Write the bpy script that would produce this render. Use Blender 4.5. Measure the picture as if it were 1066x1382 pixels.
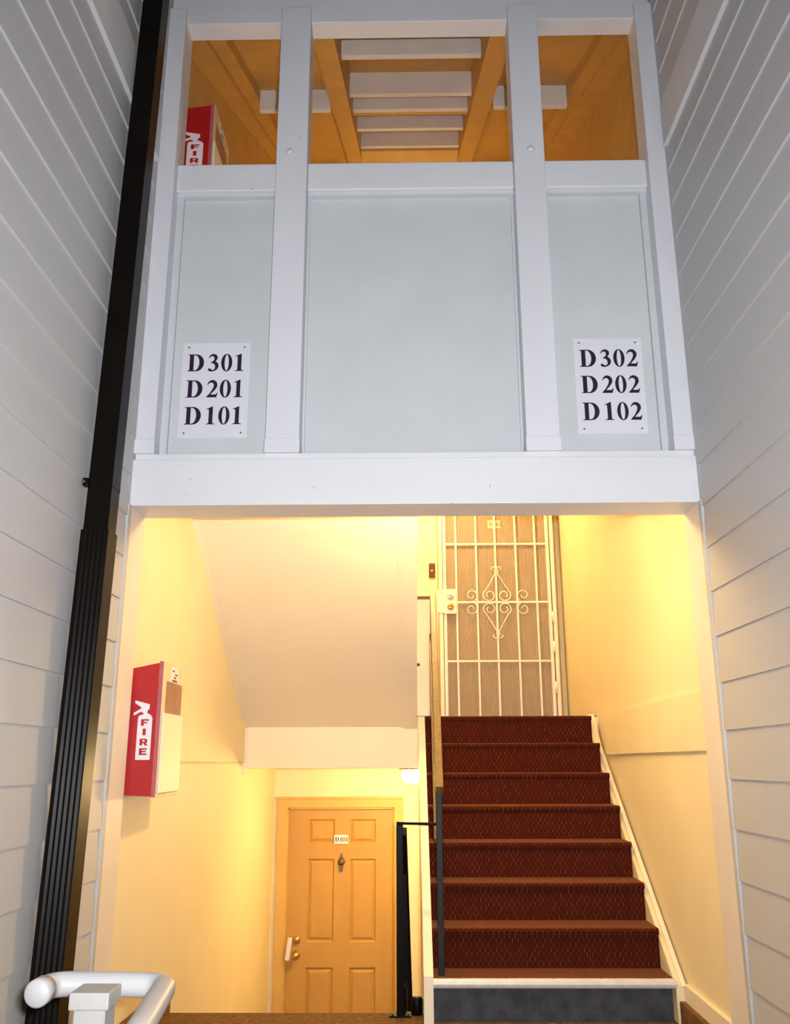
import bpy, bmesh, math, random
from mathutils import Vector, Matrix
random.seed(7)
for o in list(bpy.data.objects): bpy.data.objects.remove(o)
S = bpy.context.scene
C = S.collection
PI = math.pi

# ------------------------------------------------------------------ camera
F_PX, PITCH, YAW, ROLL = 1199.2, 0.2743, 0.0145, -0.0025
CAM_Z = 1.156
cd = bpy.data.cameras.new('camera'); cam = bpy.data.objects.new('camera', cd); C.objects.link(cam)
cd.sensor_fit = 'VERTICAL'; cd.sensor_height = 36.0; cd.lens = F_PX * 36.0 / 1382.0
cd.clip_start = 0.02; cd.clip_end = 100
fw = Vector((-math.sin(YAW)*math.cos(PITCH), math.cos(YAW)*math.cos(PITCH), math.sin(PITCH)))
rt = Vector((math.cos(YAW), math.sin(YAW), 0)); up = rt.cross(fw)
rt2 = rt*math.cos(ROLL) + up*math.sin(ROLL); up2 = up*math.cos(ROLL) - rt*math.sin(ROLL)
m = Matrix((rt2, up2, -fw)).transposed().to_4x4(); m.translation = (0, 0, CAM_Z)
cam.matrix_world = m
S.camera = cam

# ------------------------------------------------------------------ world: night sky, very dim
w = bpy.data.worlds.new('night'); S.world = w; w.use_nodes = True
w.node_tree.nodes['Background'].inputs[0].default_value = (0.62, 0.62, 0.66, 1)
w.node_tree.nodes['Background'].inputs[1].default_value = 0.16
# ------------------------------------------------------------------ the photographer's flash
fl = bpy.data.lights.new('camera_flash', 'SPOT'); fl.spot_size = math.radians(116); fl.spot_blend = 1.0; fl.energy = 555; fl.shadow_soft_size = 0.025
fl.color = (0.97, 0.975, 1.0)
flo = bpy.data.objects.new('camera_flash', fl); C.objects.link(flo); flo.location = (0.06, -0.03, CAM_Z + 0.05); flo.rotation_euler = cam.matrix_world.to_euler()
WARM = (1.0, 0.665, 0.27)
LAMP_A, LAMP_1, LAMP_2, LAMP_3 = 400, 420, 620, 100      # emission of the four stairwell lamps

vs = S.view_settings
vs.view_transform = 'Standard'; vs.look = 'None'; vs.gamma = 1.0; vs.use_curve_mapping = False
vs.exposure = 0.15

# ------------------------------------------------------------------ materials
def mat(name, col, rough=0.6, var=0.06, scale=6.0, bump=0.0, bscale=60.0, metal=0.0, spec=0.4, stretch=(1, 1, 1), dirt=None):
    m = bpy.data.materials.new(name); m.use_nodes = True
    nt = m.node_tree; N = nt.nodes; L = nt.links
    b = N['Principled BSDF']
    b.inputs['Roughness'].default_value = rough; b.inputs['Metallic'].default_value = metal
    b.inputs['Specular IOR Level'].default_value = spec
    tc = N.new('ShaderNodeTexCoord'); mp = N.new('ShaderNodeMapping'); mp.inputs['Scale'].default_value = stretch
    L.new(tc.outputs['Object'], mp.inputs[0])
    n = N.new('ShaderNodeTexNoise'); n.inputs['Scale'].default_value = scale; n.inputs['Detail'].default_value = 4
    L.new(mp.outputs[0], n.inputs['Vector'])
    r = N.new('ShaderNodeValToRGB')
    r.color_ramp.elements[0].position = 0.3; r.color_ramp.elements[1].position = 0.7
    r.color_ramp.elements[0].color = tuple(max(0, c*(1-var)) for c in col) + (1,)
    r.color_ramp.elements[1].color = tuple(min(1, c*(1+var)) for c in col) + (1,)
    L.new(n.outputs['Fac'], r.inputs[0])
    out = r.outputs[0]
    if dirt:
        n3 = N.new('ShaderNodeTexNoise'); n3.inputs['Scale'].default_value = dirt[1]; n3.inputs['Detail'].default_value = 6
        L.new(tc.outputs['Object'], n3.inputs['Vector'])
        r3 = N.new('ShaderNodeValToRGB'); r3.color_ramp.elements[0].position = dirt[2]; r3.color_ramp.elements[1].position = dirt[2]+0.04
        L.new(n3.outputs['Fac'], r3.inputs[0])
        mx = N.new('ShaderNodeMix'); mx.data_type = 'RGBA'
        L.new(r3.outputs[0], mx.inputs[0]); L.new(out, mx.inputs[6]); mx.inputs[7].default_value = dirt[0] + (1,)
        out = mx.outputs[2]
    L.new(out, b.inputs['Base Color'])
    if bump:
        n2 = N.new('ShaderNodeTexNoise'); n2.inputs['Scale'].default_value = bscale; n2.inputs['Detail'].default_value = 3
        L.new(mp.outputs[0], n2.inputs['Vector'])
        bp = N.new('ShaderNodeBump'); bp.inputs['Strength'].default_value = bump; bp.inputs['Distance'].default_value = 0.01
        L.new(n2.outputs['Fac'], bp.inputs['Height']); L.new(bp.outputs[0], b.inputs['Normal'])
    return m

def emit(name, col, strength):
    m = bpy.data.materials.new(name); m.use_nodes = True
    b = m.node_tree.nodes['Principled BSDF']
    b.inputs['Base Color'].default_value = (0.9, 0.85, 0.75, 1)
    b.inputs['Emission Color'].default_value = col + (1,); b.inputs['Emission Strength'].default_value = strength
    return m

def carpet_mat(name, dark, light, thr=0.5):
    """loop-pile carpet: short upright dashes in staggered columns"""
    m = bpy.data.materials.new(name); m.use_nodes = True
    nt = m.node_tree; N = nt.nodes; L = nt.links; b = N['Principled BSDF']
    b.inputs['Roughness'].default_value = 0.95; b.inputs['Specular IOR Level'].default_value = 0.1
    b.inputs['Sheen Weight'].default_value = 0.35; b.inputs['Sheen Roughness'].default_value = 0.35; b.inputs['Sheen Tint'].default_value = (0.9, 0.35, 0.12, 1)
    tc = N.new('ShaderNodeTexCoord'); sp = N.new('ShaderNodeSeparateXYZ'); L.new(tc.outputs['Object'], sp.inputs[0])
    def M(op, a, b_=None):
        n = N.new('ShaderNodeMath'); n.operation = op
        for i, v in enumerate((a, b_)):
            if v is None: continue
            if isinstance(v, (int, float)): n.inputs[i].default_value = v
            else: L.new(v, n.inputs[i])
        return n.outputs[0]
    cx = M('DIVIDE', sp.outputs[0], 0.0135)
    col = M('FLOOR', cx); fx = M('FRACT', cx)
    v = M('DIVIDE', M('ADD', sp.outputs[2], sp.outputs[1]), 0.042)
    v = M('ADD', v, M('MULTIPLY', M('MODULO', M('ABSOLUTE', col), 2.0), 0.5))
    row = M('FLOOR', v); fv = M('FRACT', v)
    dash = M('MULTIPLY', M('LESS_THAN', fv, 0.55), M('LESS_THAN', M('ABSOLUTE', M('SUBTRACT', fx, 0.5)), 0.17))
    wn = N.new('ShaderNodeTexWhiteNoise'); wn.noise_dimensions = '2D'
    cb = N.new('ShaderNodeCombineXYZ'); L.new(col, cb.inputs[0]); L.new(row, cb.inputs[1]); L.new(cb.outputs[0], wn.inputs['Vector'])
    ns = N.new('ShaderNodeTexNoise'); ns.inputs['Scale'].default_value = 220; L.new(tc.outputs['Object'], ns.inputs['Vector'])
    amt = M('MULTIPLY', dash, M('ADD', M('MULTIPLY', wn.outputs['Value'], 0.8), 0.15))
    mx = N.new('ShaderNodeMix'); mx.data_type = 'RGBA'
    L.new(amt, mx.inputs[0]); mx.inputs[6].default_value = dark + (1,); mx.inputs[7].default_value = light + (1,)
    m2 = N.new('ShaderNodeMix'); m2.data_type = 'RGBA'; m2.blend_type = 'MULTIPLY'; m2.inputs[0].default_value = 0.45
    L.new(mx.outputs[2], m2.inputs[6]); L.new(ns.outputs['Color'], m2.inputs[7])
    L.new(m2.outputs[2], b.inputs['Base Color'])
    bp = N.new('ShaderNodeBump'); bp.inputs['Strength'].default_value = 0.5; bp.inputs['Distance'].default_value = 0.004
    L.new(M('ADD', dash, ns.outputs['Fac']), bp.inputs['Height']); L.new(bp.outputs[0], b.inputs['Normal'])
    return m

def screen_mat():
    """perforated security screen: tan paint with rows of fine holes"""
    m = bpy.data.materials.new('perforated_screen'); m.use_nodes = True
    nt = m.node_tree; N = nt.nodes; L = nt.links; b = N['Principled BSDF']
    b.inputs['Base Color'].default_value = (0.46, 0.36, 0.24, 1); b.inputs['Roughness'].default_value = 0.6
    tc = N.new('ShaderNodeTexCoord')
    wv = N.new('ShaderNodeTexWave'); wv.inputs['Scale'].default_value = 15; wv.bands_direction = 'X'
    wv.inputs['Distortion'].default_value = 0.0; wv.inputs['Detail Scale'].default_value = 3
    L.new(tc.outputs['Object'], wv.inputs['Vector'])
    mr = N.new('ShaderNodeMapRange'); mr.inputs[3].default_value = 0.36; mr.inputs[4].default_value = 0.56
    L.new(wv.outputs['Fac'], mr.inputs[0])
    tr = N.new('ShaderNodeBsdfTransparent'); mx = N.new('ShaderNodeMixShader')
    L.new(mr.outputs[0], mx.inputs[0]); L.new(b.outputs[0], mx.inputs[1]); L.new(tr.outputs[0], mx.inputs[2])
    L.new(mx.outputs[0], N['Material Output'].inputs[0])
    return m

M_SIDING = mat('siding_paint', (0.46, 0.46, 0.465), 0.5, 0.04, 3, 0.08, 40, stretch=(1, 0.15, 1))
M_BAND = mat('band_paint', (0.56, 0.555, 0.56), 0.5, 0.04, 4, 0.05, 40)
M_WHITE = mat('white_trim_paint', (0.66, 0.67, 0.70), 0.5, 0.03, 5, 0.08, 50, stretch=(0.3, 1, 1), dirt=((0.32, 0.29, 0.26), 46, 0.72))
M_POST = mat('white_post_paint', (0.64, 0.65, 0.69), 0.5, 0.03, 5, 0.10, 50, stretch=(1, 1, 0.3), dirt=((0.32, 0.29, 0.26), 38, 0.735))
M_PANEL = mat('pale_grey_panel', (0.54, 0.565, 0.585), 0.55, 0.03, 4, 0.08, 70, dirt=((0.35, 0.36, 0.36), 40, 0.74))
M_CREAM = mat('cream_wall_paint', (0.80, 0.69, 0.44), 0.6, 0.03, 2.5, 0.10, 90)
M_CREAMTRIM = mat('cream_trim_paint', (0.80, 0.72, 0.55), 0.5, 0.03, 3, 0.06, 60)
M_JAMB = mat('jamb_paint', (0.72, 0.655, 0.58), 0.5, 0.04, 4, 0.08, 50, dirt=((0.5, 0.38, 0.26), 30, 0.74))
M_SOFFIT = mat('beige_soffit_paint', (0.82, 0.73, 0.585), 0.65, 0.03, 2.0, 0.06, 90)
M_CEIL = mat('yellow_ceiling_and_dim_wall', (0.52, 0.32, 0.10), 0.6, 0.08, 5, 0.15, 60, dirt=((0.35, 0.27, 0.15), 14, 0.68))  # on the upper inner walls this ochre stands in for dimly lit cream
M_GREYBOARD = mat('grey_board_paint', (0.66, 0.64, 0.62), 0.6, 0.05, 5, 0.06, 50, dirt=((0.25, 0.22, 0.18), 30, 0.74))
M_DOOR = mat('ochre_door_paint', (0.47, 0.265, 0.06), 0.5, 0.04, 3, 0.05, 60, stretch=(3, 3, 0.5))
M_DOORTAN = mat('tan_door_paint', (0.55, 0.44, 0.30), 0.5, 0.04, 3)
M_CASING = mat('ochre_casing_paint', (0.60, 0.38, 0.10), 0.5, 0.04, 4)
M_GATE = mat('white_gate_enamel', (0.82, 0.76, 0.66), 0.35, 0.02, 5)
M_BLACK = mat('black_metal', (0.004, 0.003, 0.003), 0.4, 0.2, 8, 0.03, 60, spec=0.06)
M_SPOUT = mat('black_downspout', (0.004, 0.0028, 0.002), 0.36, 0.2, 8, 0.02, 30, spec=0.09)
M_RAIL = mat('brown_handrail_paint', (0.13, 0.078, 0.022), 0.42, 0.25, 30, 0.2, 120)
M_POSTIRON = mat('dark_grey_iron', (0.010, 0.010, 0.011), 0.5, 0.2, 30, 0.1, 100, spec=0.2)
M_CARPET = carpet_mat('red_stair_carpet', (0.066, 0.009, 0.004), (0.19, 0.046, 0.013))
M_BROWN = mat('brown_landing_carpet', (0.16, 0.085, 0.03), 0.95, 0.35, 40, 0.3, 200, spec=0.1)
M_RISERGREY = mat('blue_grey_riser', (0.036, 0.039, 0.047), 0.7, 0.45, 14, 0.2, 80)
M_NOSING = mat('metal_nosing', (0.62, 0.60, 0.58), 0.45, 0.08, 20, 0.1, 80, metal=0.2)
M_RED = mat('red_cabinet_enamel', (0.40, 0.007, 0.007), 0.5, 0.08, 20)
M_REDEDGE = mat('faded_red_edge', (0.42, 0.10, 0.11), 0.5, 0.1, 30)
M_CABFRONT = mat('cream_cabinet_front', (0.72, 0.58, 0.38), 0.5, 0.1, 14)
M_CABWIN = mat('brown_cabinet_window', (0.30, 0.15, 0.08), 0.3, 0.1, 14)
M_PRINT = mat('white_print', (0.75, 0.70, 0.76), 0.5, 0.02, 20)
M_SIGN = mat('white_sign_plate', (0.66, 0.67, 0.71), 0.4, 0.02, 6)
M_INK = mat('dark_purple_ink', (0.018, 0.004, 0.03), 0.5, 0.2, 30)
M_SCREW = mat('screw_steel', (0.12, 0.12, 0.12), 0.4, 0.1, 30, metal=0.6)
M_BRASS = mat('brass', (0.55, 0.36, 0.12), 0.3, 0.1, 30, metal=0.8)
M_BRONZE = mat('aged_bronze', (0.16, 0.10, 0.04), 0.4, 0.2, 40, metal=0.6)
M_BELL = mat('bronze_bell_plate', (0.10, 0.035, 0.015), 0.4, 0.2, 40)
M_PVC = mat('white_pipe', (0.43, 0.425, 0.43), 0.4, 0.02, 8)
M_RAILPOST = mat('pale_grey_post_paint', (0.36, 0.35, 0.335), 0.5, 0.05, 9, 0.1, 50)
M_CONC = mat('grey_concrete', (0.30, 0.29, 0.27), 0.9, 0.15, 6, 0.2, 60)
M_ROOF = mat('dark_roof', (0.10, 0.09, 0.08), 0.9, 0.1, 6)
M_SCREEN = screen_mat()

# ------------------------------------------------------------------ helpers
def link(name, me, m, parent=None):
    o = bpy.data.objects.new(name, me); C.objects.link(o)
    if m is not None:
        me.materials.clear(); me.materials.append(m)
    if parent is not None: o.parent = parent
    return o
def obj(name, bm, m, parent=None, smooth=False):
    bmesh.ops.recalc_face_normals(bm, faces=bm.faces)
    me = bpy.data.meshes.new(name); bm.to_mesh(me); bm.free()
    if smooth:
        for p in me.polygons: p.use_smooth = True
    return link(name, me, m, parent)
def bevel(bm, w, seg=2):
    if w > 0:
        bmesh.ops.bevel(bm, geom=list(bm.edges), offset=w, segments=seg, affect='EDGES', profile=0.5)
def bx(bm, x0, x1, y0, y1, z0, z1):
    v = [bm.verts.new((x, y, z)) for x in (x0, x1) for y in (y0, y1) for z in (z0, z1)]
    for f in ((0, 1, 3, 2), (4, 6, 7, 5), (0, 4, 5, 1), (2, 3, 7, 6), (0, 2, 6, 4), (1, 5, 7, 3)):
        bm.faces.new([v[i] for i in f])
def box(name, x0, x1, y0, y1, z0, z1, m, parent=None, bev=0.0):
    bm = bmesh.new(); bx(bm, x0, x1, y0, y1, z0, z1)
    bevel(bm, bev, 2)
    return obj(name, bm, m, parent)
def extrude_yz(bm, prof, x0, x1):
    """closed outline of (y, z) pushed along x"""
    a = [bm.verts.new((x0, y, z)) for y, z in prof]; b = [bm.verts.new((x1, y, z)) for y, z in prof]
    bm.faces.new(a); bm.faces.new(list(reversed(b)))
    n = len(prof)
    for i in range(n): bm.faces.new((a[i], b[i], b[(i+1) % n], a[(i+1) % n]))
def slab_yz(name, prof, x0, x1, m, parent=None):
    bm = bmesh.new(); extrude_yz(bm, prof, x0, x1); return obj(name, bm, m, parent)
def quad_prism(name, pts, thick, m, parent=None):
    """four corner points (a wall face), given thickness along a vector"""
    bm = bmesh.new()
    a = [bm.verts.new(p) for p in pts]; b = [bm.verts.new(Vector(p) + Vector(thick)) for p in pts]
    bm.faces.new(a); bm.faces.new(list(reversed(b)))
    for i in range(len(pts)): bm.faces.new((a[i], b[i], b[(i+1) % len(pts)], a[(i+1) % len(pts)]))
    return obj(name, bm, m, parent)
def add_tube(bm, pts, r, n=10, cap=True):
    pts = [Vector(p) for p in pts]; rings = []; u = None
    for i, p in enumerate(pts):
        t = (pts[min(i+1, len(pts)-1)] - pts[max(i-1, 0)]).normalized()
        if u is None:
            ref = Vector((0, 0, 1)) if abs(t.z) < 0.9 else Vector((0, 1, 0))
            u = t.cross(ref).normalized()
        else:
            u = (u - t*u.dot(t)).normalized()
        v = t.cross(u)
        rings.append([bm.verts.new(p + (u*math.cos(2*PI*k/n) + v*math.sin(2*PI*k/n))*r) for k in range(n)])
    for a, b in zip(rings, rings[1:]):
        for k in range(n): bm.faces.new((a[k], a[(k+1) % n], b[(k+1) % n], b[k]))
    if cap:
        bm.faces.new(list(reversed(rings[0]))); bm.faces.new(rings[-1])
def tube(name, pts, r, m, parent=None, n=10):
    bm = bmesh.new(); add_tube(bm, pts, r, n); return obj(name, bm, m, parent, True)
def beam(name, p, q, w, h, m, parent=None, bev=0.0):
    """rectangular bar from p to q, w across (x), h deep, kept plumb"""
    p, q = Vector(p), Vector(q); t = (q-p).normalized()
    s = Vector((1, 0, 0)) if abs(t.x) < 0.9 else Vector((0, 1, 0))
    s = (s - t*s.dot(t)).normalized(); u = s.cross(t).normalized()
    bm = bmesh.new(); vs_ = []
    for e in (p, q):
        for a, b in ((-1, -1), (1, -1), (1, 1), (-1, 1)): vs_.append(bm.verts.new(e + s*a*w/2 + u*b*h/2))
    bm.faces.new(vs_[3::-1]); bm.faces.new(vs_[4:])
    for i in range(4): bm.faces.new((vs_[i], vs_[(i+1) % 4], vs_[4+(i+1) % 4], vs_[4+i]))
    bevel(bm, bev, 2)
    return obj(name, bm, m, parent)
def lathe(name, prof, m, parent=None, n=20, axis='Z', at=(0, 0, 0)):
    """(r, h) outline turned about an axis"""
    bm = bmesh.new(); rings = []
    for r, h in prof:
        ring = []
        for k in range(n):
            a = 2*PI*k/n; c, s = r*math.cos(a), r*math.sin(a)
            v = (c, s, h) if axis == 'Z' else ((c, h, s) if axis == 'Y' else (h, c, s))
            ring.append(bm.verts.new(Vector(at) + Vector(v)))
        rings.append(ring)
    for a, b in zip(rings, rings[1:]):
        for k in range(n): bm.faces.new((a[k], a[(k+1) % n], b[(k+1) % n], b[k]))
    bm.faces.new(rings[0]); bm.faces.new(rings[-1])
    return obj(name, bm, m, parent, True)
def empty(name, loc=(0, 0, 0)):
    o = bpy.data.objects.new(name, None); C.objects.link(o); o.location = loc; o.empty_display_size = 0.1
    return o
def thing(name, label, cat, group=None):
    """parts are built in world coordinates under an Empty at the origin"""
    o = empty(name); return tag(o, label, cat, group)
def tag(o, label, cat, group=None):
    o['label'] = label; o['category'] = cat
    if group: o['group'] = group
    return o
def struct(o, label=None):
    o['kind'] = 'structure'
    if label: o['label'] = label
    return o
def rebase(root, base):
    """move an Empty to the thing's base without moving its parts"""
    base = Vector(base); root.location = base
    for c in root.children: c.location = c.location - base

# lettering ---------------------------------------------------------
def ell(cx, cy, rx, ry, a0=0, a1=360, n=22):
    return [(cx + rx*math.cos(math.radians(a0+(a1-a0)*i/n)), cy + ry*math.sin(math.radians(a0+(a1-a0)*i/n))) for i in range(n+1)]
GLYPH = {
 'D': (0.90, [[(0, 0), (0.46, 0)] + ell(0.46, 0.5, 0.44, 0.5, -88, 88) + [(0.46, 1), (0, 1), (0, 0.965), (0.10, 0.94), (0.10, 0.06), (0, 0.035)],
              [(0.33, 0.055), (0.40, 0.055)] + ell(0.40, 0.5, 0.24, 0.445, -88, 88) + [(0.40, 0.945), (0.33, 0.945)]]),
 '0': (0.64, [ell(0.32, 0.5, 0.31, 0.52)[:-1], ell(0.32, 0.5, 0.115, 0.47)[:-1]]),
 '1': (0.56, [[(0.06, 0), (0.54, 0), (0.54, 0.03), (0.43, 0.06), (0.41, 0.1), (0.41, 1.02), (0.37, 1.02), (0.06, 0.88), (0.07, 0.845), (0.15, 0.87), (0.19, 0.83), (0.19, 0.1), (0.17, 0.06), (0.06, 0.03)]]),
 '2': (0.64, [[(0, 0), (0.55, 0), (0.62, 0.27), (0.58, 0.27), (0.50, 0.17), (0.22, 0.17), (0.45, 0.42), (0.56, 0.60), (0.58, 0.72), (0.55, 0.86), (0.45, 0.97), (0.31, 1.02), (0.17, 0.98), (0.07, 0.88), (0.02, 0.74), (0.06, 0.73), (0.12, 0.82), (0.22, 0.86), (0.31, 0.84), (0.37, 0.76), (0.38, 0.66), (0.33, 0.5), (0.2, 0.27), (0, 0.04)]]),
 '3': (0.62, [[(0.02, 0.78), (0.06, 0.90), (0.16, 0.99), (0.28, 1.02), (0.42, 0.98), (0.51, 0.87), (0.51, 0.75), (0.46, 0.65), (0.40, 0.58), (0.52, 0.5), (0.58, 0.38), (0.58, 0.25), (0.52, 0.12), (0.4, 0.03), (0.24, -0.02), (0.1, -0.01), (0.02, 0.04), (0, 0.12), (0.04, 0.17), (0.1, 0.17), (0.2, 0.09), (0.28, 0.07), (0.36, 0.12), (0.39, 0.22), (0.38, 0.34), (0.32, 0.43), (0.22, 0.48), (0.14, 0.49), (0.14, 0.53), (0.24, 0.57), (0.32, 0.66), (0.33, 0.77), (0.29, 0.86), (0.21, 0.89), (0.12, 0.86), (0.06, 0.77)]]),
 'F': (0.8, [[(0, 0), (0.3, 0), (0.3, 0.36), (0.66, 0.36), (0.66, 0.58), (0.3, 0.58), (0.3, 0.76), (0.8, 0.76), (0.8, 1), (0, 1)]]),
 'I': (0.8, [[(0.24, 0), (0.56, 0), (0.56, 1), (0.24, 1)]]),
 'R': (0.8, [[(0, 0), (0.28, 0), (0.28, 0.34), (0.40, 0.34), (0.52, 0), (0.84, 0), (0.68, 0.38), (0.78, 0.50), (0.80, 0.68), (0.76, 0.88), (0.62, 1), (0, 1)],
             [(0.28, 0.56), (0.46, 0.56), (0.52, 0.62), (0.52, 0.74), (0.46, 0.80), (0.28, 0.80)]]),
 'E': (0.8, [[(0, 0), (0.8, 0), (0.8, 0.23), (0.3, 0.23), (0.3, 0.40), (0.72, 0.40), (0.72, 0.61), (0.3, 0.61), (0.3, 0.77), (0.8, 0.77), (0.8, 1), (0, 1)]]),
}
def fill_mesh(name, loops, place, m, parent):
    """flat filled outlines (holes allowed), 1.2 mm proud; place maps (u, v, w) to a point"""
    cu = bpy.data.curves.new(name, 'CURVE'); cu.dimensions = '2D'; cu.fill_mode = 'BOTH'; cu.extrude = 0.0006
    for lp in loops:
        sp = cu.splines.new('POLY'); sp.points.add(len(lp)-1); sp.use_cyclic_u = True
        for q, (a, b) in zip(sp.points, lp): q.co = (a, b, 0, 1)
    tmp = bpy.data.objects.new(name, cu)
    me = bpy.data.meshes.new_from_object(tmp)
    bpy.data.objects.remove(tmp); bpy.data.curves.remove(cu)
    for v in me.vertices: v.co = place(v.co.x, v.co.y, v.co.z)
    return link(name, me, m, parent)
def serif(text, u0, v0, h, place, m, parent, sp=None):
    """each character its own part; D then three figures"""
    u = u0
    for ch in text:
        if ch == ' ': u += 0.10*h; continue
        adv, loops = GLYPH[ch]
        fill_mesh('character', [[(u + a*h, v0 + b*h) for a, b in lp] for lp in loops], place, m, parent)
        u += (adv + 0.09)*h

# ================================================================== SETTING
XLO, XRO = -1.197, 1.2505           # sided outer walls
YF = 3.682                          # front of the facade posts
YB = 7.55                           # back wall with the two doors
L1, L2, L3 = -1.23, 1.454, 4.22     # unit floors
XIL0, XIL1 = -1.212, -1.092         # inner left wall, front and back
XIR0, XIR1 = 1.274, 1.315
def xl(y): return XIL0 + (XIL1-XIL0)*(y-3.89)/(YB-3.89)
def xr(y): return XIR0 + (XIR1-XIR0)*(y-3.89)/(YB-3.89)

struct(box('floor', -3.2, 3.2, -2.5, 3.56, -0.55, -0.35, M_CONC))
struct(box('floor_landing', -1.195, 1.26, 3.56, 4.74, -0.2, 0.0, M_BROWN))
struct(box('floor_lower', -1.3, 1.5, 4.0, YB+0.2, L1-0.15, L1, M_BROWN))

# outer sided walls -------------------------------------------------
def sided_wall(name, side, xw, lap, z_ref, n0, n1, band0, band1):
    s = side
    wall = struct(box(name, *(sorted((xw + s*0.03, xw + s*0.2))), -2.5, 3.66, -0.55, 6.6, M_SIDING))
    y0, y1 = -2.3, 3.648
    shared = {}
    for n in range(n0, n1):
        za, zb = z_ref + n*lap, z_ref + (n+1)*lap
        if zb > band0 - 0.004 and za < band1 + 0.004:
            if za < band0 - 0.03: zb2 = band0
            elif zb > band1 + 0.03: za = band1; zb2 = zb
            else: continue
            key = None
        else: zb2 = zb; key = 'full'
        if key and key in shared: me = shared[key]
        else:
            bm = bmesh.new(); h = zb2 - za
            # bottom edge stands proud, top tucks behind the board above
            prof = [(xw - s*0.001, 0), (xw + s*0.014, 0), (xw + s*0.034, h+0.012), (xw + s*0.016, h+0.012), (xw + s*0.008, h)]
            if zb2 == band0 or za == band1: prof = [(xw - s*0.001, 0), (xw + s*0.014, 0), (xw + s*0.03, h), (xw + s*0.008, h)]
            a = [bm.verts.new((x, y0, z)) for x, z in prof]; b = [bm.verts.new((x, y1, z)) for x, z in prof]
            bm.faces.new(a); bm.faces.new(list(reversed(b)))
            for i in range(len(prof)): bm.faces.new((a[i], b[i], b[(i+1) % len(prof)], a[(i+1) % len(prof)]))
            bmesh.ops.recalc_face_normals(bm, faces=bm.faces)
            me = bpy.data.meshes.new('siding_board'); bm.to_mesh(me); bm.free(); me.materials.append(M_SIDING)
            if key: shared[key] = me
        o = bpy.data.objects.new('siding_board', me); C.objects.link(o); o.parent = wall
        o.location = (0, 0, za)
    xs = sorted((xw - s*0.010, xw + s*0.03))
    box('band_board', xs[0], xs[1], y0, y1, band0, band1, M_BAND, wall, 0.003)
    xs = sorted((xw - s*0.012, xw + s*0.03))
    box('band_drip_edge', xs[0], xs[1], y0, y1, band0 - 0.010, band0, M_BAND, wall, 0.002)
    xs = sorted((xw + s*0.006, xw + s*0.16))
    box('corner_board', xs[0], xs[1], 3.640, 3.885, 2.2285, 6.4, M_SIDING, wall)
    return wall
sided_wall('wall_left', -1, XLO, 0.181, 1.09, -9, 29, 3.955, 4.21)
sided_wall('wall_right', 1, XRO, 0.185, 1.09, -9, 29, 4.005, 4.235)
# narrow corner trims where siding meets the opening
for s, xw, nm in ((-1, XLO, 'trim_1'), (1, XRO, 'trim_2')):
    xs = sorted((xw - s*0.004, xw + s*0.04))
    struct(box(nm, xs[0], xs[1], 3.645, 3.682, -0.2, 2.23, M_SIDING, None, 0.003))
# jambs of the opening
for s, xw, nm in ((-1, XLO, 'trim_3'), (1, XRO, 'trim_4')):
    xs = sorted((xw - s*0.0, xw + s*0.12))
    struct(box(nm, xs[0], xs[1], 3.682, 3.89, -0.2, 2.2285, M_JAMB))

# inner walls -------------------------------------------------------
wl = struct(quad_prism('wall_left_inner', [(XIL0, 3.88, L1), (XIL1, YB, L1), (XIL1, YB, 4.1), (XIL0, 3.88, 4.1)], (-0.1, 0, 0), M_CREAM))
quad_prism('dimmed_upper_wall', [(XIL0, 3.88, 4.1), (XIL1, YB, 4.1), (XIL1, YB, 7.1), (XIL0, 3.88, 7.1)], (-0.1, 0, 0), M_CEIL, wl)  # upper part of the cream wall, dim light painted in as ochre
wr = struct(quad_prism('wall_right_inner', [(XIR0, 3.88, L1), (XIR1, YB, L1), (XIR1, YB, 4.1), (XIR0, 3.88, 4.1)], (0.1, 0, 0), M_CREAM))
quad_prism('dimmed_upper_wall', [(XIR0, 3.88, 4.1), (XIR1, YB, 4.1), (XIR1, YB, 7.1), (XIR0, 3.88, 7.1)], (0.1, 0, 0), M_CEIL, wr)  # same here: cream wall coloured darker to show the weak light
# back wall with two door openings, built round them
D1 = (-0.985, -0.115, 0.805)    # door 1: x0, x1, top
D2 = (0.31, 1.225, 3.50)
bw = empty('wall_back'); struct(bw)
for nm, x0, x1, z0, z1 in (('wall_section', -1.2, D1[0]-0.02, L1, 1.2), ('wall_section', D1[1]+0.02, 1.4, L1, 1.2), ('wall_section', D1[0]-0.02, D1[1]+0.02, D1[2]+0.02, 1.2),
                           ('wall_section', -1.2, D2[0]-0.02, 1.2, 4.3), ('wall_section', D2[1]+0.02, 1.4, 1.2, 4.3), ('wall_section', D2[0]-0.02, D2[1]+0.02, D2[2]+0.02, 4.3),
                           ('wall_section', -1.2, 1.4, 4.3, 7.1), ('wall_section', D2[0]-0.02, D2[1]+0.02, 1.2, L2)):
    box(nm, x0, x1, YB, YB+0.14, z0, z1, M_CREAM, bw)

# level ledger boards on the side walls
def along(name, f, s, y0, y1, z0, z1, th, m, parent):
    return quad_prism(name, [(f(y0), y0, z0), (f(y1), y1, z0), (f(y1), y1, z1), (f(y0), y0, z1)], (-s*th, 0, 0), m, parent)
along('ledger_board', xr, 1, 3.893, 6.02, 1.20, 1.452, 0.016, M_CREAM, wr)
along('ledger_board', xl, -1, 4.31, 6.29, 1.160, 1.43, 0.012, M_CREAM, wl)

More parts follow.
